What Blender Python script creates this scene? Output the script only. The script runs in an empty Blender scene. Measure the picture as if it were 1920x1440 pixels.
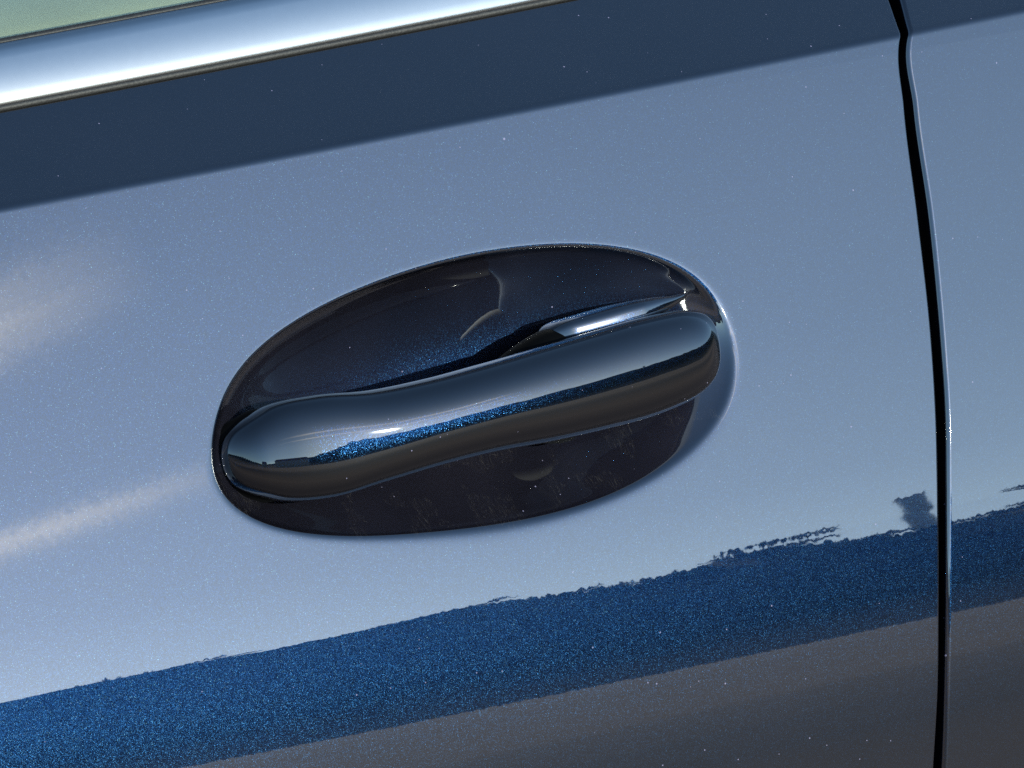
import bpy, math, random
import numpy as np
from mathutils import Vector

# ------------------------------------------------------------------ camera, sky, sun, exposure
SC = bpy.context.scene
COL = SC.collection
PSI, PIT, DIST = math.radians(35.0), math.radians(16.2), 4.0
GROUND_Z = -0.95                      # the handle sits 0.95 m above the ground

cam_d = bpy.data.cameras.new("camera")
cam_d.sensor_width = 36.0
cam_d.lens = 375.0
cam_d.clip_start = 0.05
cam_d.clip_end = 6000.0
cam = bpy.data.objects.new("camera", cam_d)
COL.objects.link(cam)
FW = Vector((math.sin(PSI) * math.cos(PIT), math.cos(PSI) * math.cos(PIT), -math.sin(PIT)))
cam.location = -FW * DIST
cam.rotation_euler = FW.to_track_quat('-Z', 'Y').to_euler()
SC.camera = cam

SUN_EL, SUN_AZ = math.radians(15.5), math.radians(20.0)     # azimuth measured from -Y towards +X
sun_vec = Vector((math.sin(SUN_AZ) * math.cos(SUN_EL), -math.cos(SUN_AZ) * math.cos(SUN_EL), math.sin(SUN_EL)))

world = bpy.data.worlds.new("World")
SC.world = world
world.use_nodes = True
wn, wl = world.node_tree.nodes, world.node_tree.links
wn.clear()
sky = wn.new("ShaderNodeTexSky")
sky.sky_type = 'NISHITA'
sky.sun_disc = False
sky.sun_elevation = SUN_EL
sky.sun_rotation = math.pi - SUN_AZ       # sky rotation runs clockwise from +Y
sky.air_density = 0.6
sky.dust_density = 0.22
sky.ozone_density = 0.15
bg = wn.new("ShaderNodeBackground")
bg.inputs["Strength"].default_value = 0.15
wo = wn.new("ShaderNodeOutputWorld")
# two long thin streaks of high cloud low in the sky (direction angles in degrees)
def wmath(op, a, b=None, c=None, clamp=False):
    n = wn.new("ShaderNodeMath"); n.operation = op; n.use_clamp = clamp
    for i, v in enumerate((a, b, c)):
        if v is None:
            continue
        if isinstance(v, (int, float)):
            n.inputs[i].default_value = v
        else:
            wl.new(v, n.inputs[i])
    return n.outputs[0]
wtc = wn.new("ShaderNodeTexCoord")
wsp = wn.new("ShaderNodeSeparateXYZ")
wl.new(wtc.outputs["Generated"], wsp.inputs[0])
w_az = wmath('MULTIPLY', wmath('ARCTAN2', wsp.outputs[0], wmath('MULTIPLY', wsp.outputs[1], -1.0)), 57.2958)
w_el = wmath('MULTIPLY', wmath('ARCSINE', wsp.outputs[2]), 57.2958)
wcv = wn.new("ShaderNodeCombineXYZ")
wl.new(wmath('MULTIPLY', w_az, 0.12), wcv.inputs[0])
wl.new(wmath('MULTIPLY', w_el, 1.1), wcv.inputs[1])
wnz = wn.new("ShaderNodeTexNoise")
wnz.inputs["Scale"].default_value = 1.0
wnz.inputs["Detail"].default_value = 3.0
wl.new(wcv.outputs[0], wnz.inputs["Vector"])
streak = None
for el0, sig, az_end, amt in ((23.0, 0.8, 32.6, 0.50), (18.3, 0.42, 32.8, 0.60)):
    dd = wmath('DIVIDE', wmath('SUBTRACT', wmath('ADD', w_el, wmath('MULTIPLY', wmath('SUBTRACT', wnz.outputs["Fac"], 0.5), sig)), el0), sig)
    g = wmath('EXPONENT', wmath('MULTIPLY', wmath('MULTIPLY', dd, dd), -1.0))
    g = wmath('MULTIPLY', g, wmath('DIVIDE', wmath('SUBTRACT', az_end, w_az), 2.2, clamp=True))
    g = wmath('MULTIPLY', g, wmath('DIVIDE', wmath('ADD', w_az, 8.0), 16.0, clamp=True))
    g = wmath('MULTIPLY', g, wmath('MULTIPLY', wnz.outputs["Fac"], 2.0 * amt), clamp=True)
    streak = g if streak is None else wmath('MAXIMUM', streak, g)
wmx = wn.new("ShaderNodeMix")
wmx.data_type = 'RGBA'
wmx.inputs[7].default_value = (15.5, 13.0, 11.0, 1)
wl.new(streak, wmx.inputs[0])
wl.new(sky.outputs[0], wmx.inputs[6])
wl.new(wmx.outputs[2], bg.inputs["Color"])
wl.new(bg.outputs[0], wo.inputs["Surface"])

sun_d = bpy.data.lights.new("sun", 'SUN')
sun_d.energy = 2.0
sun_d.angle = math.radians(0.53)
sun_d.color = (1.0, 0.90, 0.76)
sun = bpy.data.objects.new("sun", sun_d)
COL.objects.link(sun)
sun.rotation_euler = (-sun_vec).to_track_quat('-Z', 'Y').to_euler()

SC.view_settings.view_transform = 'Standard'
SC.view_settings.look = 'None'
SC.view_settings.gamma = 1.0
SC.view_settings.use_curve_mapping = False
SC.view_settings.exposure = 1.24
SC.view_settings.use_white_balance = True      # camera white balance set a touch cool
SC.view_settings.white_balance_temperature = 5900
SC.view_settings.white_balance_tint = -3
SC.render.engine = 'CYCLES'
SC.cycles.use_denoising = False
SC.cycles.use_adaptive_sampling = False
SC.cycles.sample_clamp_indirect = 6.0
SC.cycles.max_bounces = 10
SC.cycles.filter_width = 1.5

# ------------------------------------------------------------------ materials
def nodes_of(name):
    m = bpy.data.materials.new(name)
    m.use_nodes = True
    nt = m.node_tree
    nt.nodes.clear()
    out = nt.nodes.new("ShaderNodeOutputMaterial")
    return m, nt, out

def N(nt, kind, **kw):
    n = nt.nodes.new(kind)
    for k, v in kw.items():
        if k.startswith("i_"):
            n.inputs[k[2:].replace("_", " ")].default_value = v
        else:
            setattr(n, k, v)
    return n

def math_node(nt, op, a, b=None, clamp=False):
    n = nt.nodes.new("ShaderNodeMath")
    n.operation = op
    n.use_clamp = clamp
    for i, v in enumerate((a, b)):
        if v is None:
            continue
        if isinstance(v, (int, float)):
            n.inputs[i].default_value = v
        else:
            nt.links.new(v, n.inputs[i])
    return n.outputs[0]

def vmath(nt, op, a, b=None, scale=None):
    n = nt.nodes.new("ShaderNodeVectorMath")
    n.operation = op
    for i, v in enumerate((a, b)):
        if v is None:
            continue
        if isinstance(v, tuple):
            n.inputs[i].default_value = v
        else:
            nt.links.new(v, n.inputs[i])
    if scale is not None:
        if isinstance(scale, (int, float)):
            n.inputs["Scale"].default_value = scale
        else:
            nt.links.new(scale, n.inputs["Scale"])
    return n.outputs[0]

def dust_mask(nt, coord, scale, size, keep, seed):
    """Sparse round dust grains: 1 on a grain, 0 elsewhere."""
    off = vmath(nt, 'ADD', coord, (seed, seed * 0.7, -seed))
    v = N(nt, "ShaderNodeTexVoronoi", i_Scale=scale)
    nt.links.new(off, v.inputs["Vector"])
    sep = N(nt, "ShaderNodeSeparateColor")
    nt.links.new(v.outputs["Color"], sep.inputs[0])
    few = math_node(nt, 'GREATER_THAN', sep.outputs[0], 1.0 - keep)
    rad = math_node(nt, 'MULTIPLY', sep.outputs[1], size)
    near = math_node(nt, 'LESS_THAN', v.outputs["Distance"], rad)
    return math_node(nt, 'MULTIPLY', few, near)

def car_paint(name, peel=0.0036, dust=1.0, flake_k=0.21, tone=1.0, rough=0.29, coat_rough=0.014, film=0.005, coat_ior=2.0, scratch=False, smear=False):
    m, nt, out = nodes_of(name)
    L = nt.links
    tc = N(nt, "ShaderNodeTexCoord")
    geo = N(nt, "ShaderNodeNewGeometry")
    co = tc.outputs["Object"]
    # metal flakes: every cell is one flake with a tilt and a tint of its own
    vo = N(nt, "ShaderNodeTexVoronoi", i_Scale=8500.0)
    L.new(co, vo.inputs["Vector"])
    rnd = vmath(nt, 'SUBTRACT', vo.outputs["Color"], (0.5, 0.5, 0.5))
    tilt = vmath(nt, 'SCALE', rnd, scale=flake_k)
    fn = vmath(nt, 'NORMALIZE', vmath(nt, 'ADD', geo.outputs["Normal"], tilt))
    sep = N(nt, "ShaderNodeSeparateColor")
    L.new(vo.outputs["Color"], sep.inputs[0])
    ramp = N(nt, "ShaderNodeValToRGB")
    cr = ramp.color_ramp
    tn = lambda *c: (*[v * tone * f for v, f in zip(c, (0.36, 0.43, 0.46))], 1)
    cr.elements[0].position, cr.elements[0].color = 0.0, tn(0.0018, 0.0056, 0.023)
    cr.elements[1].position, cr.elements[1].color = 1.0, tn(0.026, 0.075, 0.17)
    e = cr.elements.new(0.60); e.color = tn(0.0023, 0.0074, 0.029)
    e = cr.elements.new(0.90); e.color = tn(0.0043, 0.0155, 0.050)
    L.new(sep.outputs[2], ramp.inputs[0])
    # clear coat with a little orange peel
    nz = N(nt, "ShaderNodeTexNoise", i_Scale=380.0, i_Detail=2.0)
    L.new(co, nz.inputs["Vector"])
    pe = vmath(nt, 'SCALE', vmath(nt, 'SUBTRACT', nz.outputs["Color"], (0.5, 0.5, 0.5)), scale=peel)
    nz2 = N(nt, "ShaderNodeTexNoise", i_Scale=90.0, i_Detail=1.0)
    L.new(co, nz2.inputs["Vector"])
    pe2 = vmath(nt, 'SCALE', vmath(nt, 'SUBTRACT', nz2.outputs["Color"], (0.5, 0.5, 0.5)), scale=peel * 0.2)
    wav = vmath(nt, 'MULTIPLY', vmath(nt, 'ADD', pe, pe2), (0.06, 1.3, 1.7))
    cn = vmath(nt, 'NORMALIZE', vmath(nt, 'ADD', geo.outputs["Normal"], wav))
    b = N(nt, "ShaderNodeBsdfPrincipled")
    b.inputs["Metallic"].default_value = 1.0
    b.inputs["Roughness"].default_value = rough
    b.inputs["Coat Weight"].default_value = 1.0
    b.inputs["Coat Roughness"].default_value = coat_rough
    b.inputs["Coat IOR"].default_value = coat_ior
    # a few larger flakes that catch the sun
    vo2 = N(nt, "ShaderNodeTexVoronoi", i_Scale=2600.0)
    L.new(vmath(nt, 'ADD', co, (0.37, 0.11, 0.53)), vo2.inputs["Vector"])
    sp2 = N(nt, "ShaderNodeSeparateColor")
    L.new(vo2.outputs["Color"], sp2.inputs[0])
    spark = math_node(nt, 'MULTIPLY', math_node(nt, 'GREATER_THAN', sp2.outputs[0], 0.90), math_node(nt, 'LESS_THAN', vo2.outputs["Distance"], 0.36))
    spc = N(nt, "ShaderNodeMix", data_type='RGBA')
    spt = N(nt, "ShaderNodeMix", data_type='RGBA')
    spt.inputs[6].default_value = (*[v * tone for v in (0.013, 0.032, 0.042)], 1)
    spt.inputs[7].default_value = (*[v * tone for v in (0.011, 0.017, 0.040)], 1)
    L.new(sp2.outputs[1], spt.inputs[0])
    L.new(spark, spc.inputs[0]); L.new(ramp.outputs[0], spc.inputs[6]); L.new(spt.outputs[2], spc.inputs[7])
    L.new(spc.outputs[2], b.inputs["Base Color"])
    L.new(fn, b.inputs["Normal"])
    L.new(cn, b.inputs["Coat Normal"])
    last = b.outputs[0]
    # dust grains lying on the lacquer
    dmask = dust_mask(nt, co, 260.0, 0.09, 0.22 * dust, 3.1)
    dmask = math_node(nt, 'MAXIMUM', dmask, dust_mask(nt, co, 75.0, 0.05, 0.10 * dust, 7.7))
    grain = N(nt, "ShaderNodeBsdfDiffuse")
    grain.inputs["Color"].default_value = (0.34, 0.31, 0.46, 1)  # bluish, so the added recess haze lifts the bowl towards navy
    mx = N(nt, "ShaderNodeMixShader")
    fnz = N(nt, "ShaderNodeTexNoise", i_Scale=14.0, i_Detail=4.0)
    L.new(co, fnz.inputs["Vector"])
    haze_f = math_node(nt, 'MULTIPLY', fnz.outputs["Fac"], 2.0 * film)      # thin uneven film of dust
    if scratch:
        at = N(nt, "ShaderNodeAttribute", attribute_name="bowl")            # extra haze painted inside the recess to brighten its dark shade
        haze_f = math_node(nt, 'ADD', haze_f, math_node(nt, 'MULTIPLY', math_node(nt, 'MULTIPLY', fnz.outputs["Fac"], 0.027), at.outputs["Fac"]))
    L.new(math_node(nt, 'MAXIMUM', haze_f, math_node(nt, 'MULTIPLY', dmask, 0.6)), mx.inputs[0])
    L.new(last, mx.inputs[1]); L.new(grain.outputs[0], mx.inputs[2])
    last = mx.outputs[0]
    if scratch:
        # fingernail scratches: short fine light lines in two directions
        tot = None
        for ang, sc_, sd in ((0.5, 150.0, 1.0), (-0.9, 170.0, 5.0), (1.5, 130.0, 9.0)):
            mp = N(nt, "ShaderNodeMapping")
            mp.inputs["Rotation"].default_value = (0.35, ang, 0.2)
            mp.inputs["Scale"].default_value = (sc_ * 6.0, sc_, sc_ * 0.55)
            mp.inputs["Location"].default_value = (sd, sd, sd)
            L.new(co, mp.inputs["Vector"])
            n1 = N(nt, "ShaderNodeTexNoise", i_Scale=1.0, i_Detail=0.0)
            L.new(mp.outputs[0], n1.inputs["Vector"])
            d1 = math_node(nt, 'ABSOLUTE', math_node(nt, 'SUBTRACT', n1.outputs["Fac"], 0.5))
            l1 = math_node(nt, 'LESS_THAN', d1, 0.006)
            tot = l1 if tot is None else math_node(nt, 'MAXIMUM', tot, l1)
        n3 = N(nt, "ShaderNodeTexNoise", i_Scale=70.0, i_Detail=3.0)
        L.new(co, n3.inputs["Vector"])
        patch = math_node(nt, 'GREATER_THAN', n3.outputs["Fac"], 0.56)
        sepc = N(nt, "ShaderNodeSeparateXYZ")
        L.new(co, sepc.inputs[0])
        low = math_node(nt, 'LESS_THAN', sepc.outputs[2], -0.012)
        fac = math_node(nt, 'MULTIPLY', math_node(nt, 'MULTIPLY', tot, patch), low)
        sd_ = N(nt, "ShaderNodeBsdfDiffuse")
        sd_.inputs["Color"].default_value = (0.30, 0.27, 0.24, 1)
        mx2 = N(nt, "ShaderNodeMixShader")
        L.new(math_node(nt, 'MULTIPLY', fac, 0.06), mx2.inputs[0])
        L.new(last, mx2.inputs[1]); L.new(sd_.outputs[0], mx2.inputs[2])
        last = mx2.outputs[0]
    L.new(last, out.inputs["Surface"])
    return m

def plain(name, color, rough=0.5, metal=0.0, spec=0.5, noise=0.0, nscale=40.0, bump=0.0):
    m, nt, out = nodes_of(name)
    b = N(nt, "ShaderNodeBsdfPrincipled")
    b.inputs["Base Color"].default_value = (*color, 1)
    b.inputs["Roughness"].default_value = rough
    b.inputs["Metallic"].default_value = metal
    b.inputs["Specular IOR Level"].default_value = spec
    tc = N(nt, "ShaderNodeTexCoord")
    nz = N(nt, "ShaderNodeTexNoise", i_Scale=nscale, i_Detail=4.0)
    nt.links.new(tc.outputs["Object"], nz.inputs["Vector"])
    if noise:
        mix = N(nt, "ShaderNodeMix", data_type='RGBA')
        mix.inputs[6].default_value = (*[c * (1 - noise) for c in color], 1)
        mix.inputs[7].default_value = (*[min(1, c * (1 + noise)) for c in color], 1)
        nt.links.new(nz.outputs["Fac"], mix.inputs[0])
        nt.links.new(mix.outputs[2], b.inputs["Base Color"])
    if bump:
        bp = N(nt, "ShaderNodeBump")
        bp.inputs["Strength"].default_value = bump
        bp.inputs["Distance"].default_value = 0.0005
        nt.links.new(nz.outputs["Fac"], bp.inputs["Height"])
        nt.links.new(bp.outputs[0], b.inputs["Normal"])
    nt.links.new(b.outputs[0], out.inputs["Surface"])
    return m

M_PAINT = car_paint("metallic_blue_paint")
M_RECESS = car_paint("metallic_blue_paint_recess", tone=1.0, coat_rough=0.02, scratch=True)
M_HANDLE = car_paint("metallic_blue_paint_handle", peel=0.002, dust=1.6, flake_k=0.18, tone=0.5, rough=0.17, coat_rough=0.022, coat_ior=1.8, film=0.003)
M_STEM = car_paint("metallic_blue_paint_stem", peel=0.002, dust=0.6, flake_k=0.18, tone=0.8, rough=0.2, coat_rough=0.06)
M_RUBBER = plain("black_rubber", (0.012, 0.011, 0.010), 0.55, noise=0.4, nscale=900.0, bump=0.4)
M_PLASTIC = plain("black_plastic", (0.0010, 0.0010, 0.0012), 0.6, spec=0.06)
M_CHROME = plain("satin_aluminium", (0.42, 0.42, 0.42), 0.14, metal=1.0, noise=0.04, nscale=300.0)
M_LINING = plain("beige_lining", (0.62, 0.58, 0.46), 0.8, noise=0.3, nscale=12.0)
def hill_mat():
    m, nt, out = nodes_of("woodland_and_meadow")
    L = nt.links
    tc = N(nt, "ShaderNodeTexCoord")
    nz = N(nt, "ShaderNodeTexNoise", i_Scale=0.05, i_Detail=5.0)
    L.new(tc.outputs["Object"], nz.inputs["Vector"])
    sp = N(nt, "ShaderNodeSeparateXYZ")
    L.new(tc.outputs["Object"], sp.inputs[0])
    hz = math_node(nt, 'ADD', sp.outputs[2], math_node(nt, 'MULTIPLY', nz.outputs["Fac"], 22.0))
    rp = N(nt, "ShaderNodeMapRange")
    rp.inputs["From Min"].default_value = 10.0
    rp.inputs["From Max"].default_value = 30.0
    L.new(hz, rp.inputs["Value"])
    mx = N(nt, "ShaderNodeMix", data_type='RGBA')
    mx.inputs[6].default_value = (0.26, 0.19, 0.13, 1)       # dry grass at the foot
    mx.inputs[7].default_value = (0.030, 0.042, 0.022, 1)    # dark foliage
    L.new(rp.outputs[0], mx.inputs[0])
    b = N(nt, "ShaderNodeBsdfPrincipled")
    b.inputs["Roughness"].default_value = 0.85
    b.inputs["Specular IOR Level"].default_value = 0.2
    L.new(mx.outputs[2], b.inputs["Base Color"])
    L.new(b.outputs[0], out.inputs["Surface"])
    return m
M_LEAF = hill_mat()
M_WOOD = plain("weathered_wood", (0.16, 0.12, 0.09), 0.8, noise=0.3, nscale=3.0)
M_WALL = plain("pale_render_wall", (0.42, 0.40, 0.37), 0.8, noise=0.15, nscale=1.0)
M_ROOF = plain("red_roof_tiles", (0.20, 0.09, 0.06), 0.8, noise=0.3, nscale=2.0)
M_PANE = plain("dark_window_pane", (0.03, 0.035, 0.04), 0.08)

def glass_mat():
    m, nt, out = nodes_of("green_tinted_glass")
    tr = N(nt, "ShaderNodeBsdfTransparent")
    tr.inputs["Color"].default_value = (0.80, 0.84, 0.77, 1)
    gl = N(nt, "ShaderNodeBsdfGlossy")
    gl.inputs["Roughness"].default_value = 0.01
    fr_ = N(nt, "ShaderNodeFresnel")
    fr_.inputs["IOR"].default_value = 1.5
    mx = N(nt, "ShaderNodeMixShader")
    nt.links.new(fr_.outputs[0], mx.inputs[0])
    nt.links.new(tr.outputs[0], mx.inputs[1]); nt.links.new(gl.outputs[0], mx.inputs[2])
    nt.links.new(mx.outputs[0], out.inputs["Surface"])
    return m
M_GLASS = glass_mat()

def ground_mat():
    m, nt, out = nodes_of("dry_gravel_ground")
    L = nt.links
    tc = N(nt, "ShaderNodeTexCoord")
    n1 = N(nt, "ShaderNodeTexNoise", i_Scale=0.25, i_Detail=6.0)
    mp = N(nt, "ShaderNodeMapping")
    mp.inputs["Scale"].default_value = (0.10, 1.5, 1.0)
    L.new(tc.outputs["Object"], mp.inputs["Vector"])
    L.new(mp.outputs[0], n1.inputs["Vector"])
    r = N(nt, "ShaderNodeValToRGB")
    r.color_ramp.elements[0].position, r.color_ramp.elements[0].color = 0.30, (0.24, 0.150, 0.100, 1)
    r.color_ramp.elements[1].position, r.color_ramp.elements[1].color = 0.70, (0.46, 0.295, 0.20, 1)
    L.new(n1.outputs["Fac"], r.inputs[0])
    # dark asphalt band, an added dark strip by the car, worn edge, brown gravel
    r2 = N(nt, "ShaderNodeValToRGB")
    r2.color_ramp.elements[0].position, r2.color_ramp.elements[0].color = 0.3, (0.095, 0.066, 0.055, 1)
    r2.color_ramp.elements[1].position, r2.color_ramp.elements[1].color = 0.7, (0.22, 0.150, 0.12, 1)
    L.new(n1.outputs["Fac"], r2.inputs[0])
    sp = N(nt, "ShaderNodeSeparateXYZ")
    L.new(tc.outputs["Object"], sp.inputs[0])
    edge = math_node(nt, 'ADD', math_node(nt, 'MULTIPLY', sp.outputs[1], -1.0), math_node(nt, 'MULTIPLY', n1.outputs["Fac"], 5.0))
    mr = N(nt, "ShaderNodeMapRange")
    mr.inputs["From Min"].default_value = 8.0
    mr.inputs["From Max"].default_value = 11.0
    L.new(edge, mr.inputs["Value"])
    near = N(nt, "ShaderNodeMapRange")
    near.inputs["From Min"].default_value = 6.5
    near.inputs["From Max"].default_value = 4.5
    L.new(edge, near.inputs["Value"])
    dark_strip = N(nt, "ShaderNodeMapRange")  # dark strip beside the car, added to darken the handle's mirrored underside
    dark_strip.inputs["From Min"].default_value = 0.7
    dark_strip.inputs["From Max"].default_value = 1.9
    L.new(math_node(nt, 'MULTIPLY', sp.outputs[1], -1.0), dark_strip.inputs["Value"])
    near_f = math_node(nt, 'MULTIPLY', near.outputs[0], dark_strip.outputs[0])
    gfac = math_node(nt, 'MAXIMUM', mr.outputs[0], near_f)
    mxg = N(nt, "ShaderNodeMix", data_type='RGBA')
    L.new(gfac, mxg.inputs[0]); L.new(r2.outputs[0], mxg.inputs[6]); L.new(r.outputs[0], mxg.inputs[7])
    b = N(nt, "ShaderNodeBsdfPrincipled")
    b.inputs["Roughness"].default_value = 0.9
    L.new(mxg.outputs[2], b.inputs["Base Color"])
    L.new(b.outputs[0], out.inputs["Surface"])
    return m
M_GROUND = ground_mat()

# ------------------------------------------------------------------ mesh helpers
def tag(o, label=None, cat=None, group=None, kind=None):
    for k, v in (("label", label), ("category", cat), ("group", group), ("kind", kind)):
        if v:
            o[k] = v
    return o

def mesh_obj(name, verts, faces, mat, parent=None, normals=None, smooth=True):
    me = bpy.data.meshes.new(name)
    me.from_pydata([tuple(v) for v in np.asarray(verts).tolist()], [], [tuple(f) for f in faces])
    me.update()
    if smooth:
        me.polygons.foreach_set("use_smooth", [True] * len(me.polygons))
    if normals is not None:
        me.normals_split_custom_set_from_vertices([tuple(n) for n in np.asarray(normals).tolist()])
    me.materials.append(mat)
    o = bpy.data.objects.new(name, me)
    COL.objects.link(o)
    if parent is not None:
        o.parent = parent
    return o

def grid_faces(nr, nc, wrap=False, flip=False, base=0):
    f = []
    for i in range(nr - 1):
        for j in range(nc if wrap else nc - 1):
            k = (j + 1) % nc
            q = (base + i * nc + j, base + i * nc + k, base + (i + 1) * nc + k, base + (i + 1) * nc + j)
            f.append(q[::-1] if flip else q)
    return f

# ------------------------------------------------------------------ the door's outer surface
TZ = [-.60, -.40, -.165, -.131, -.115, -.088, -.052, 0, .05, .0924, .0946, .14, .3]
TT = [-2, 1, 4.5, 8, 10, 15.5, 18.5, 20.5, 21.5, 22.5, 62, 64, 65]
_zz = np.linspace(-.6, .3, 9001)
_tt = np.radians(np.interp(_zz, TZ, TT))
_tt = np.convolve(np.pad(_tt, 7, 'edge'), np.ones(15) / 15, 'valid')
_yy = np.concatenate([[0], np.cumsum((np.tan(_tt[1:]) + np.tan(_tt[:-1])) / 2 * (_zz[1] - _zz[0]))])
_yy -= np.interp(0, _zz, _yy)

def zeff(x, z):
    s = np.interp(z, [-.075, .09], [-.016, .0126])
    return z - s * (x - 0.03)
def Y(x, z):
    return np.interp(zeff(x, z), _zz, _yy) + np.asarray(x) ** 2 / 20.0      # slight bow along the car
def T(x, z):
    return np.interp(zeff(x, z), _zz, _tt)

# outline of the oval recess, measured on the door (mm)
RIM = [(-135.2, -3.9), (-129.2, 8.3), (-119.4, 19.0), (-102.4, 29.6), (-81.6, 36.9), (-56.5, 41.7), (-31.7, 44.7), (-7.1, 46.3), (12.3, 45.9), (31.5, 44.1), (50.4, 41.1), (66.7, 37.2), (80.1, 31.2), (90.6, 23.8), (98.1, 14.0), (101.7, 3.7), (101.1, -7.9), (95.8, -18.7), (85.7, -28.8), (69.8, -36.9), (48.3, -43.2), (22.6, -46.8), (-7.1, -47.8), (-36.0, -46.6), (-64.3, -43.7), (-91.8, -39.3), (-111.9, -34.2), (-124.5, -28.1), (-131.7, -19.4), (-135.5, -11.3)]
RC = np.array([-.0175, -.0015])
RQ = 2.55
_r = np.array(RIM) / 1e3 - RC
_th = np.arctan2(_r[:, 1] * RQ, _r[:, 0])
_R = np.hypot(_r[:, 0], _r[:, 1] * RQ)
_A = [np.ones_like(_th)]
for k_ in range(1, 7):
    _A += [np.cos(k_ * _th), np.sin(k_ * _th)]
_co = np.linalg.lstsq(np.array(_A).T, _R, rcond=None)[0]
def Rim(th):
    v = np.full_like(th, _co[0])
    for k in range(1, 7):
        v = v + _co[2 * k - 1] * np.cos(k * th) + _co[2 * k] * np.sin(k * th)
    return v

DEPTH = 0.020
IN_T = math.radians(22)
IN = np.array([0.0, math.cos(IN_T), -math.sin(IN_T)])
def sstep(a, b, x):
    t = np.clip((x - a) / (b - a), 0, 1)
    return t * t * (3 - 2 * t)
def recess(x, z):
    dx, dz = x - RC[0], (z - RC[1]) * RQ
    th = np.arctan2(dz, dx)
    rho = np.hypot(dx, dz) / Rim(th)
    # fillet: tight along the top and left, soft along the bottom and the right
    real = np.hypot(np.cos(th), np.sin(th) / RQ) * 0.118
    soft = 0.0009 + 0.0009 * sstep(0.0, 1.0, np.clip(-np.sin(th), 0, 1)) + 0.0006 * sstep(0.2, 1.0, np.cos(th))
    k = 2 * soft / real * 0.5
    low = sstep(-0.1, 0.8, -np.sin(th))                # the lower side is a long even slope, the upper one a round wall
    e = 1 - rho ** (2.4 - 0.75 * low)
    es = k * np.logaddexp(0, e / k)
    d = DEPTH * np.where(es > 1e-9, es, 0) ** (0.70 + 0.16 * low) * (1 - 0.11 * np.clip((z - RC[1]) / .046, -1.2, 1.2))
    # raised pad under the pivot end of the handle
    pad = 0.0 * sstep(-.082, -.106, x) * sstep(.030, -.002, z)
    return np.maximum(d - pad * sstep(0.0, 0.5, e), d * 0.25)

def P(x, z):
    x, z = np.asarray(x, float), np.asarray(z, float)
    d = recess(x, z)
    return np.stack([x, Y(x, z) + d * IN[1], z + d * IN[2]], -1)
def Nrm(x, z, h=4e-5):
    a = P(x + h, z) - P(x - h, z)
    b = P(x, z + h) - P(x, z - h)
    n = np.cross(a, b)
    n /= np.linalg.norm(n, axis=-1, keepdims=True)
    return np.where(n[..., 1:2] > 0, -n, n)

def cub(x, X, V):
    X, V = np.asarray(X, float), np.asarray(V, float)
    m = np.gradient(V, X)
    i = np.clip(np.searchsorted(X, x) - 1, 0, len(X) - 2)
    h = X[i + 1] - X[i]
    s = (x - X[i]) / h
    return ((2*s**3 - 3*s**2 + 1) * V[i] + (s**3 - 2*s**2 + s) * h * m[i]
            + (-2*s**3 + 3*s**2) * V[i+1] + (s**3 - s**2) * h * m[i+1])

GL = [(224.5, 113.8), (218.2, 105.2), (210.7, 95.1), (205.3, 70.4), (201.0, 31.7), (196.6, -7.0), (191.0, -41.7), (186.4, -64.7), (179.0, -103.6), (173.9, -144.0), (170.1, -172.7), (168.4, -189.3), (158.4, -420.0)]
GR = [(232.4, 113.0), (224.8, 104.6), (217.1, 96.1), (211.6, 69.5), (208.1, 30.7), (202.9, -8.0), (197.3, -42.7), (192.2, -65.7), (184.4, -104.5), (179.1, -144.9), (176.1, -173.9), (174.1, -190.4), (164.1, -420.0)]
def gap_x(tab, z):
    a = np.array(tab[::-1]) / 1e3
    return np.interp(z, a[:, 1], np.convolve(a[:, 0], [1], 'same')) if len(a) < 4 else np.where(
        z > a[-1, 1], a[-1, 0] + (z - a[-1, 1]) * 0.42, cub(np.clip(z, a[0, 1], a[-1, 1]), a[:, 1], a[:, 0]))

def belt_z(x):
    return 0.11355 + 0.01792 * (x + 0.1738)

# ------------------------------------------------------------------ the car
car = bpy.data.objects.new("car", None)
COL.objects.link(car)
car.location = (0, 0, GROUND_Z)
tag(car, "dark blue metallic car side with door handle set in an oval recess", "car")
bpy.context.view_layer.update()

def part(name, verts, faces, mat, parent, normals=None, smooth=True, label=None):
    """Build in world coordinates and hang under its parent without moving."""
    o = mesh_obj(name, verts, faces, mat, None, normals, smooth)
    o.parent = parent
    o.matrix_parent_inverse = parent.matrix_world.inverted()
    if label:
        o["label"] = label
    return o

# grid lines of the door skin; the recess sits in a box of that grid
BX0, BX1, BZ0, BZ1 = -.158, .124, -.066, .064
gx = np.unique(np.concatenate([np.linspace(-.42, BX0, 40), np.linspace(BX0, BX1, 150)]))
fr = np.linspace(0, 1, 34)[1:]                         # columns from the box to the shut line
gz = np.unique(np.concatenate([np.linspace(-.45, -.16, 30), np.linspace(-.16, BZ0, 60), np.linspace(BZ0, BZ1, 90),
                               np.linspace(BZ1, .086, 14), np.linspace(.086, .1005, 36), np.linspace(.1005, .1135, 10)]).round(7))
topf = np.linspace(0, 1, 6)[1:]
ncx = len(gx) + len(fr)
def col_x(j, z, edge):
    return np.full_like(z, gx[j]) if j < len(gx) else BX1 + (edge - BX1) * fr[j - len(gx)]
EDGE_R = 0.0011
zrows = len(gz) + len(topf)
V = np.zeros((zrows, ncx, 3)); NV = np.zeros_like(V); PX = np.zeros((zrows, ncx)); PZ = np.zeros((zrows, ncx))
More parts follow.
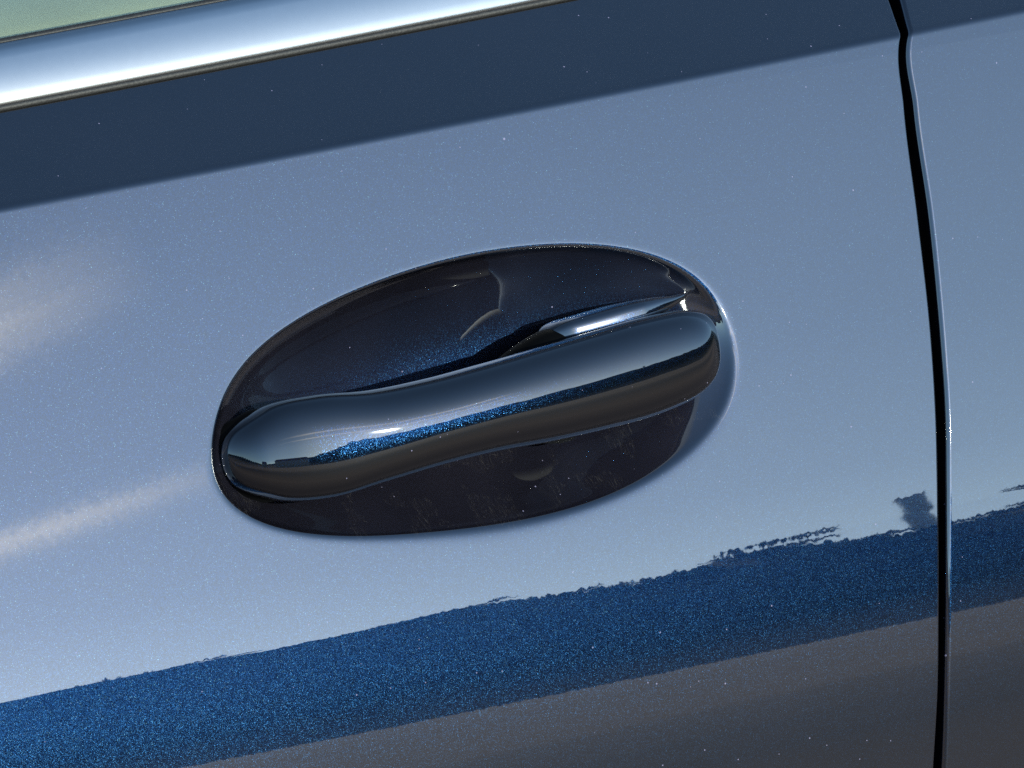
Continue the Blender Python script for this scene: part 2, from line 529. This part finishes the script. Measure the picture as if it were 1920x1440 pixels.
for i in range(zrows):
    if i < len(gz):
        z = np.full(ncx, gz[i])
    else:
        z = None
    zz0 = gz[min(i, len(gz) - 1)]
    edge = float(gap_x(GL, np.array([zz0]))[0]) - EDGE_R
    xs = np.concatenate([gx, BX1 + (edge - BX1) * fr])
    if z is None:
        t_ = topf[i - len(gz)]
        z = zz0 + (belt_z(xs) - zz0) * t_
        e2 = float(gap_x(GL, np.array([belt_z(edge)]))[0]) - EDGE_R
        xs = np.concatenate([gx, BX1 + (edge + (e2 - edge) * t_ - BX1) * fr])
    PX[i], PZ[i] = xs, z
V = P(PX, PZ); NV = Nrm(PX, PZ)
ia, ib = int(np.argmin(abs(gz - BZ0))), int(np.argmin(abs(gz - BZ1)))
ja, jb = int(np.argmin(abs(gx - BX0))), int(np.argmin(abs(gx - BX1)))
faces = []
for i in range(zrows - 1):
    for j in range(ncx - 1):
        if ia <= i < ib and ja <= j < jb:
            continue
        faces.append((i * ncx + j, i * ncx + j + 1, (i + 1) * ncx + j + 1, (i + 1) * ncx + j))
vs, ns = [V.reshape(-1, 3)], [NV.reshape(-1, 3)]
cnt = V.shape[0] * V.shape[1]
def fold(edgeV, edgeN, side, rad, depth, nseg=9):
    """Rolled panel edge: turn from the surface normal into `side`, then run straight inward."""
    rows, nrm = [], []
    side = side - (side * edgeN).sum(-1, keepdims=True) * edgeN
    side /= np.linalg.norm(side, axis=-1, keepdims=True)
    for a in np.linspace(0, math.pi / 2, nseg)[1:]:
        rows.append(edgeV - edgeN * rad * (1 - math.cos(a)) + side * rad * math.sin(a))
        nrm.append(edgeN * math.cos(a) + side * math.sin(a))
    rows.append(rows[-1] - edgeN * depth)
    nrm.append(nrm[-1])
    return rows, nrm
side = np.tile(np.array([1.0, 0, 0]), (zrows, 1))
rows, nrm = fold(V[:, -1], NV[:, -1], side, EDGE_R, 0.014)
prev = np.arange(zrows) * ncx + ncx - 1
for r_, n_ in zip(rows, nrm):
    cur = cnt + np.arange(zrows)
    vs.append(r_); ns.append(n_); cnt += zrows
    faces += [(prev[i], cur[i], cur[i + 1], prev[i + 1]) for i in range(zrows - 1)]
    prev = cur
# top edge rolled under the window trim
side = np.tile(np.array([0, 0.6, 0.8]), (ncx, 1))
rows, nrm = fold(V[-1], NV[-1], side, 0.0012, 0.008, 5)
prev = (zrows - 1) * ncx + np.arange(ncx)
for r_, n_ in zip(rows, nrm):
    cur = cnt + np.arange(ncx)
    vs.append(r_); ns.append(n_); cnt += ncx
    faces += [(prev[j], prev[j + 1], cur[j + 1], cur[j]) for j in range(ncx - 1)]
    prev = cur
door = part("door", np.concatenate(vs), faces, M_PAINT, car, np.concatenate(ns))

# the oval recess pressed into the skin: rings from the box in to the middle
per = ([(gx[j], gz[ia]) for j in range(ja, jb)] + [(gx[jb], gz[i]) for i in range(ia, ib)]
       + [(gx[j], gz[ib]) for j in range(jb, ja, -1)] + [(gx[ja], gz[i]) for i in range(ib, ia, -1)])
per = np.array(per)
pd = np.stack([per[:, 0] - RC[0], (per[:, 1] - RC[1]) * RQ], -1)
pth = np.arctan2(pd[:, 1], pd[:, 0]); prad = np.hypot(pd[:, 0], pd[:, 1]); rrad = Rim(pth)
prho = prad / rrad
lev = np.concatenate([np.linspace(0, 1, 10)[:-1] ** 0.8 * 0 + np.linspace(1, 0.62, 10)[:-1]])
rings = []
for w in np.linspace(1, 0, 14)[:-1]:
    rings.append(1.10 + (prho - 1.10) * w)
for r0 in np.concatenate([np.linspace(1.10, 0.90, 70), np.linspace(0.90, 0.03, 70)[1:]]):
    rings.append(np.full_like(prho, r0))
npf = len(per)
X = np.array([RC[0] + np.cos(pth) * rrad * r for r in rings]); Z = np.array([RC[1] + np.sin(pth) * rrad * r / RQ for r in rings])
RV, RN = P(X, Z).reshape(-1, 3), Nrm(X, Z).reshape(-1, 3)
rf = grid_faces(len(rings), npf, wrap=True)
RV = np.vstack([RV, P(RC[0], RC[1])[None]]); RN = np.vstack([RN, Nrm(RC[0], RC[1])[None]])
b0 = (len(rings) - 1) * npf
rf += [(b0 + j, b0 + (j + 1) % npf, len(RV) - 1) for j in range(npf)]
rec_o = part("handle_recess", RV, rf, M_RECESS, door, RN, label="oval bowl pressed into the door behind the handle")

ba = rec_o.data.attributes.new("bowl", 'FLOAT', 'POINT')
ba.data.foreach_set("value", np.concatenate([sstep(1.0, 0.96, np.concatenate(rings)), [1.0]]).astype(np.float32))

# ------------------------------------------------------------------ door handle (a lofted strap)
HX = np.array([-130, -123, -110, -92, -70, -45, -20, 5, 30, 52, 69, 81, 89.])
HZ = np.array([-7.37, -7.65, -7.93, -8.7, -8.88, -7.87, -6.69, -5.93, -4.83, -3.57, -2.11, -0.83, 0.45]) / 1e3
HH = np.array([13.39, 13.39, 17.89, 19.29, 17.37, 16.4, 16.64, 17.72, 18.43, 18.63, 17.56, 16.13, 16.13]) / 1e3
HO = np.array([-3.0, -1.0, 2.0, 5, 7.5, 9.5, 10.5, 11, 11, 10.5, 9.5, 8, 6.5]) / 1e3
HT = np.array([7, 9, 11, 12.2, 12.8, 13, 13.3, 13.3, 13.3, 13.3, 13, 12.5, 11.5]) / 1e3
HW = np.array([-5, -5, -5, -5, -4.5, -4.5, -5, -6, -7, -8, -8, -8, -8.])
def end_scale(x, x0, x1, el, er, nl, nr):
    a = np.clip((x0 + el - x) / el, 0, 1); b = np.clip((x - (x1 - er)) / er, 0, 1)
    return (1 - a ** nl) ** (1 / nl) * (1 - b ** nr) ** (1 / nr)
def loft(x0, x1, el, er, nl, nr, grow=0.0, back=0.0, thin=1.0, twist=None, n=220, m=96, ex=2.3, zshift=0.0):
    u = .5 - .5 * np.cos(np.linspace(0.004, math.pi - 0.004, n))
    x = x0 + (x1 - x0) * u
    s = end_scale(x, x0, x1, el, er, nl, nr)
    xx = np.clip(x, HX[0], HX[-1])
    zc = cub(xx, HX, HZ) + zshift; ha = (cub(xx, HX, HH) + (grow(x) if callable(grow) else grow)) * s
    o = cub(xx, HX, HO) - (back(x) if callable(back) else back); th = cub(xx, HX, HT) * thin * s
    xm = x / 1e3
    t0 = T(xm, zc); t = t0 + np.radians(cub(xx, HX, HW) if twist is None else twist)
    ph = np.linspace(0, 2 * math.pi, m, endpoint=False)
    c, sn = np.cos(ph), np.sin(ph)
    exx = (ex + np.interp(x, [-130, -95, -45], [0.1, 0.2, 0.0]))[:, None]       # crisper edges towards the pivot end
    A = np.sign(sn) * abs(sn) ** (2 / exx); B = np.sign(c) * abs(c) ** (2 / exx)
    Q = np.zeros((n, m, 3)); Q[..., 0] = xm[:, None]
    Q[..., 1] = (Y(xm, zc) - o * np.cos(t0))[:, None] + ha[:, None] * A * np.sin(t)[:, None] - th[:, None] * B * np.cos(t)[:, None]
    Q[..., 2] = (zc + o * np.sin(t0))[:, None] + ha[:, None] * A * np.cos(t)[:, None] + th[:, None] * B * np.sin(t)[:, None]
    f = grid_faces(n, m, wrap=True)
    return Q.reshape(-1, 3), f + [tuple(range(m))[::-1], tuple((n - 1) * m + np.arange(m))]
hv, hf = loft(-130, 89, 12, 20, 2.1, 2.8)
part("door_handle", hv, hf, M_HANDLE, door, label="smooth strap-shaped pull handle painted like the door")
# black gasket round the pivot end
gv, gf = loft(-132.0, -92, 11, 26, 2.4, 1.6, grow=0.0013, back=0.0055, thin=0.75, n=90)
part("handle_gasket", gv, gf, M_PLASTIC, door)
# stem that carries the free end of the handle
sv, sf = loft(20, 88, 10, 40, 2.2, 2.0, grow=-0.0132, back=lambda x: .0095 + .000135 * np.clip(60 - x, 0, 60),
              thin=0.7, twist=-3.5, n=110, ex=3.2, zshift=0.0192)
part("handle_stem", sv, sf, M_STEM, door)
# black solid in place of the dark opening between grip and stem
kv, kf = loft(-24, 30, 44, 6, 1.4, 2.0, grow=0.0034, back=0.0150, thin=0.8, n=80, ex=2.3, zshift=0.0018)
part("dark_slot", kv, kf, M_PLASTIC, door)

# ------------------------------------------------------------------ trim, seals and glass along the belt line
def extrude(name, prof, mat, parent, x0=-.42, x1=.62, thick=None, label=None, n=80, smooth=True):
    """prof: (dy, dz) in mm from the top edge of the door skin."""
    xs = np.linspace(x0, x1, n)
    pts = np.zeros((n, len(prof), 3))
    for i, x in enumerate(xs):
        z0 = belt_z(x); y0 = float(Y(x, z0))
        pts[i, :, 0] = x
        pts[i, :, 1] = y0 + np.array([q[0] for q in prof]) / 1e3
        pts[i, :, 2] = z0 + np.array([q[1] for q in prof]) / 1e3
    return part(name, pts.reshape(-1, 3), grid_faces(n, len(prof), flip=False), mat, parent, smooth=smooth, label=label)

s_ = np.linspace(0, 25, 90)
ct = np.radians(np.interp(s_, [0, 0.6, 2.4, 5, 10, 17, 20, 22, 23.5, 25], [-40, 13, 18, 22.5, 26, 31, 40, 56, 76, 92]))
cy = np.concatenate([[0], np.cumsum(np.sin(ct[1:]) * np.diff(s_))]) + 1.6
cz = np.concatenate([[0], np.cumsum(np.cos(ct[1:]) * np.diff(s_))]) + 2.6
chrome_prof = [(7.5, 2.2)] + list(zip(cy, cz)) + [(cy[-1] + 0.5, cz[-1] - 6)]
extrude("window_trim", chrome_prof, M_CHROME, door, label="wide satin bright metal strip under the window")
a_ = np.linspace(-0.4, math.pi + 0.3, 14)
extrude("trim_seal", [(6, -1.5)] + [(3.2 - 2.2 * math.sin(a), 1.1 - 1.9 * math.cos(a)) for a in a_] + [(7, 3.6)], M_RUBBER, door)
ly, lz = cy[-1], cz[-1]
extrude("window_seal", [(ly - 0.6, lz - 3), (ly - 0.3, lz + 0.1), (ly + 0.2, lz + 0.9), (ly + 1.2, lz + 1.2), (ly + 2.0, lz + 0.6), (ly + 2.2, lz - 4)], M_RUBBER, door)
gt = math.radians(30)
g0, g1 = (ly + 2.6, lz - 12), (ly + 2.6 + 300 * math.sin(gt), lz - 12 + 300 * math.cos(gt))
nx, nz = 4 * math.cos(gt), -4 * math.sin(gt)
extrude("window_glass", [g0, g1, (g1[0] + nx, g1[1] + nz), (g0[0] + nx, g0[1] + nz), g0], M_GLASS, door, smooth=False)
extrude("inner_lining", [(ly + 8, lz - 40), (ly + 16, lz - 9), (ly + 30, lz - 4), (ly + 75, lz - 2), (ly + 95, lz - 8), (ly + 110, lz - 60)], M_LINING, door)

# ------------------------------------------------------------------ the rear door beyond the shut line
rx = np.concatenate([np.linspace(0, 0.02, 12), np.linspace(0.02, 0.36, 30)[1:]])
rzz = np.unique(np.concatenate([np.linspace(-.45, -.16, 30), np.linspace(-.16, .086, 150), np.linspace(.086, .1005, 36),
                                np.linspace(.1005, .1215, 14)]).round(7))
EDGE_L = 0.0022
e0 = gap_x(GR, rzz) + 0.0003
PX = e0[:, None] + rx[None]; PZ = np.repeat(rzz[:, None], len(rx), 1)
V, NV = P(PX, PZ), Nrm(PX, PZ)
vs, ns = [V.reshape(-1, 3)], [NV.reshape(-1, 3)]
fc = grid_faces(len(rzz), len(rx))
cnt = V.shape[0] * V.shape[1]
rows, nrm = fold(V[:, 0], NV[:, 0], np.tile(np.array([-1.0, 0, 0]), (len(rzz), 1)), EDGE_L, 0.014, 14)
prev = np.arange(len(rzz)) * len(rx)
for r_, n_ in zip(rows, nrm):
    cur = cnt + np.arange(len(rzz))
    vs.append(r_); ns.append(n_); cnt += len(rzz)
    fc += [(cur[i], prev[i], prev[i + 1], cur[i + 1]) for i in range(len(rzz) - 1)]
    prev = cur
part("door", np.concatenate(vs), fc, M_PAINT, car, np.concatenate(ns), label="edge of the next door beyond the black shut line")
# black seal in the shut line
zs = np.linspace(-.45, .118, 60)
xa, xb = gap_x(GL, zs) - 0.012, gap_x(GR, zs) + 0.012
js = np.zeros((60, 2, 3))
for k, xx in enumerate((xa, xb)):
    js[:, k, 0] = xx; js[:, k, 1] = Y(xx, zs) + 0.0135; js[:, k, 2] = zs - 0.004
part("door_seal", js.reshape(-1, 3), grid_faces(60, 2), M_PLASTIC, car)

# ------------------------------------------------------------------ what the lacquer mirrors: ground, trees, a pole, a house
gr = mesh_obj("ground", [(-900, -900, GROUND_Z), (900, -900, GROUND_Z), (900, 900, GROUND_Z), (-900, 900, GROUND_Z)], [(0, 1, 2, 3)], M_GROUND, smooth=False)
tag(gr, "dry gravel ground the car stands on", "ground", kind="structure")

rs = np.random.default_rng(4)
def ridge(az):
    """Apparent height of the wooded ridge in degrees, by direction."""
    az = np.asarray(az, float)
    base = np.interp(az, [-110, -40, -28, -15, -4, 5, 14, 22, 28.9, 34.2, 39.5, 60, 110], [6, 4.4, 2.8, 3.8, 4.6, 7.5, 12, 12.2, 11.7, 10.2, 9.1, 9.5, 9])
    return base + 0.26 * np.sin(az * 1.9 + 0.6)
RD = 400.0
def dirs(az):
    a = np.radians(az)
    return np.stack([np.sin(a), -np.cos(a)], -1)
# the slope itself
saz = np.linspace(-110, 110, 700)
sv_ = []
for az in saz:
    hgt = math.tan(math.radians(float(ridge(az)))) * RD - 0.5
    d_ = dirs(az)
    for rr, zz_ in ((130, GROUND_Z - 0.3), (200, GROUND_Z + 3.5), (270, GROUND_Z + 10.0), (310, GROUND_Z + 0.5 * hgt), (350, GROUND_Z + 0.8 * hgt), (RD, GROUND_Z + hgt), (RD + 60, GROUND_Z + hgt * 0.8)):
        sv_.append((d_[0] * rr, d_[1] * rr, zz_))
sf_ = grid_faces(700, 7)
# crowns: a row along the ridge and more down the slope
cz_az = np.concatenate([np.linspace(-108, 108, 330) + rs.uniform(-.25, .25, 330), rs.uniform(-108, 108, 420)])
cfr = np.concatenate([np.ones(330), rs.uniform(0.05, 0.85, 420)])
NL = 260
hgt = np.tan(np.radians(ridge(cz_az))) * RD - 0.5
crr = 280 + 120 * cfr
cbase = GROUND_Z + hgt * np.interp(cfr, [0, .25, .583, 1], [.2, .5, .8, 1])
cd = dirs(cz_az)
ctop = np.where(cfr > 0.99, rs.uniform(0.3, 0.6, len(cz_az)), rs.uniform(2.0, 3.5, len(cz_az))); cw = rs.uniform(2.4, 4.2, len(cz_az))
u = rs.random((len(cz_az), NL)) ** 0.8
w = cw[:, None] * np.sqrt(np.clip(1 - np.clip(1.8 * u - 0.8, 0, 1) ** 2, 0.03, 1))
ang, rad = rs.random(u.shape) * 2 * math.pi, np.sqrt(rs.random(u.shape))
lc = np.stack([(cd[:, 0] * crr)[:, None] + w * rad * np.cos(ang), (cd[:, 1] * crr)[:, None] + w * rad * np.sin(ang),
               cbase[:, None] + u * ctop[:, None]], -1).reshape(-1, 3)
la = rs.normal(size=lc.shape); la /= np.linalg.norm(la, axis=1, keepdims=True)
lb = np.cross(la, rs.normal(size=lc.shape)); lb /= np.linalg.norm(lb, axis=1, keepdims=True)
sz = rs.uniform(0.15, 0.45, (len(lc), 1))
quad = np.stack([lc + la * sz, lc + lb * sz, lc - la * sz, lc - lb * sz], 1).reshape(-1, 3)
qf = (np.arange(len(quad)).reshape(-1, 4)).tolist() + [tuple(len(quad) + q for q in f) for f in sf_]
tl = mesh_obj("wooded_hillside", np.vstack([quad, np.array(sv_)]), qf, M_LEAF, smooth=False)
tag(tl, "dark wooded hillside across the open ground, mirrored in the paint", "trees", kind="stuff")

# a slender tower block above the trees, mirrored beside the shut line
def box(name, mat, parent, c, s, rz=0.0):
    x, y, z = s[0] / 2, s[1] / 2, s[2]
    vs_ = [(-x, -y, 0), (x, -y, 0), (x, y, 0), (-x, y, 0), (-x, -y, z), (x, -y, z), (x, y, z), (-x, y, z)]
    cr_, sr_ = math.cos(rz), math.sin(rz)
    vs_ = [(c[0] + a * cr_ - b * sr_, c[1] + a * sr_ + b * cr_, c[2] + d) for a, b, d in vs_]
    fs_ = [(0, 3, 2, 1), (4, 5, 6, 7), (0, 1, 5, 4), (1, 2, 6, 5), (2, 3, 7, 6), (3, 0, 4, 7)]
    return part(name, vs_, fs_, mat, parent, smooth=False)

tw_az, tw_r = math.radians(38.5), 470.0
tower = bpy.data.objects.new("tower_block", None)
COL.objects.link(tower)
tower.location = (math.sin(tw_az) * tw_r, -math.cos(tw_az) * tw_r, GROUND_Z)
bpy.context.view_layer.update()
tag(tower, "slender pale tower block rising over the trees, mirrored beside the shut line", "building")
tx, ty = tower.location.x, tower.location.y
th_ = math.tan(math.radians(10.25)) * tw_r
box("wall", M_WALL, tower, (tx, ty, GROUND_Z), (2.6, 6, th_), tw_az)
box("roof", M_ROOF, tower, (tx, ty, GROUND_Z + th_ + 0.01), (2.8, 6.4, 0.4), tw_az)

for hx_az, hr, w_, d_, h_, lab in ((-24, 62, 11, 8, 5.2, "pale house with a red pitched roof, mirrored at the tip of the handle"),
                                   (-3, 78, 16, 9, 9.5, "larger pale block of flats mirrored left of the handle's sun glint")):
    az_ = math.radians(hx_az)
    hx, hy = math.sin(az_) * hr, -math.cos(az_) * hr
    ho = bpy.data.objects.new("house", None)
    COL.objects.link(ho)
    ho.location = (hx, hy, GROUND_Z)
    bpy.context.view_layer.update()
    tag(ho, lab, "house")
    box("wall", M_WALL, ho, (hx, hy, GROUND_Z), (w_, d_, h_), az_)
    c_, s2 = math.cos(az_), math.sin(az_)
    rv = []
    for a, b2, zz3 in ((-w_/2 - .4, -d_/2 - .4, h_), (w_/2 + .4, -d_/2 - .4, h_), (w_/2 + .4, d_/2 + .4, h_), (-w_/2 - .4, d_/2 + .4, h_),
                       (-w_/2 + .6, 0, h_ + 2.6), (w_/2 - .6, 0, h_ + 2.6)):
        rv.append((hx + a * c_ - b2 * s2, hy + a * s2 + b2 * c_, GROUND_Z + zz3 + 0.01))
    rf_ = part("roof", rv, [(0, 1, 5, 4), (1, 2, 5), (2, 3, 4, 5), (3, 0, 4), (0, 3, 2, 1)], M_ROOF, ho, smooth=False)
    for k in range(4):
        a = -w_/2 + w_ * (k + .5) / 4
        b2 = d_/2 + 0.04
        box("window", M_PANE, ho, (hx + a * c_ - b2 * s2, hy + a * s2 + b2 * c_, GROUND_Z + 1.4), (1.2, 0.08, 1.3), az_)
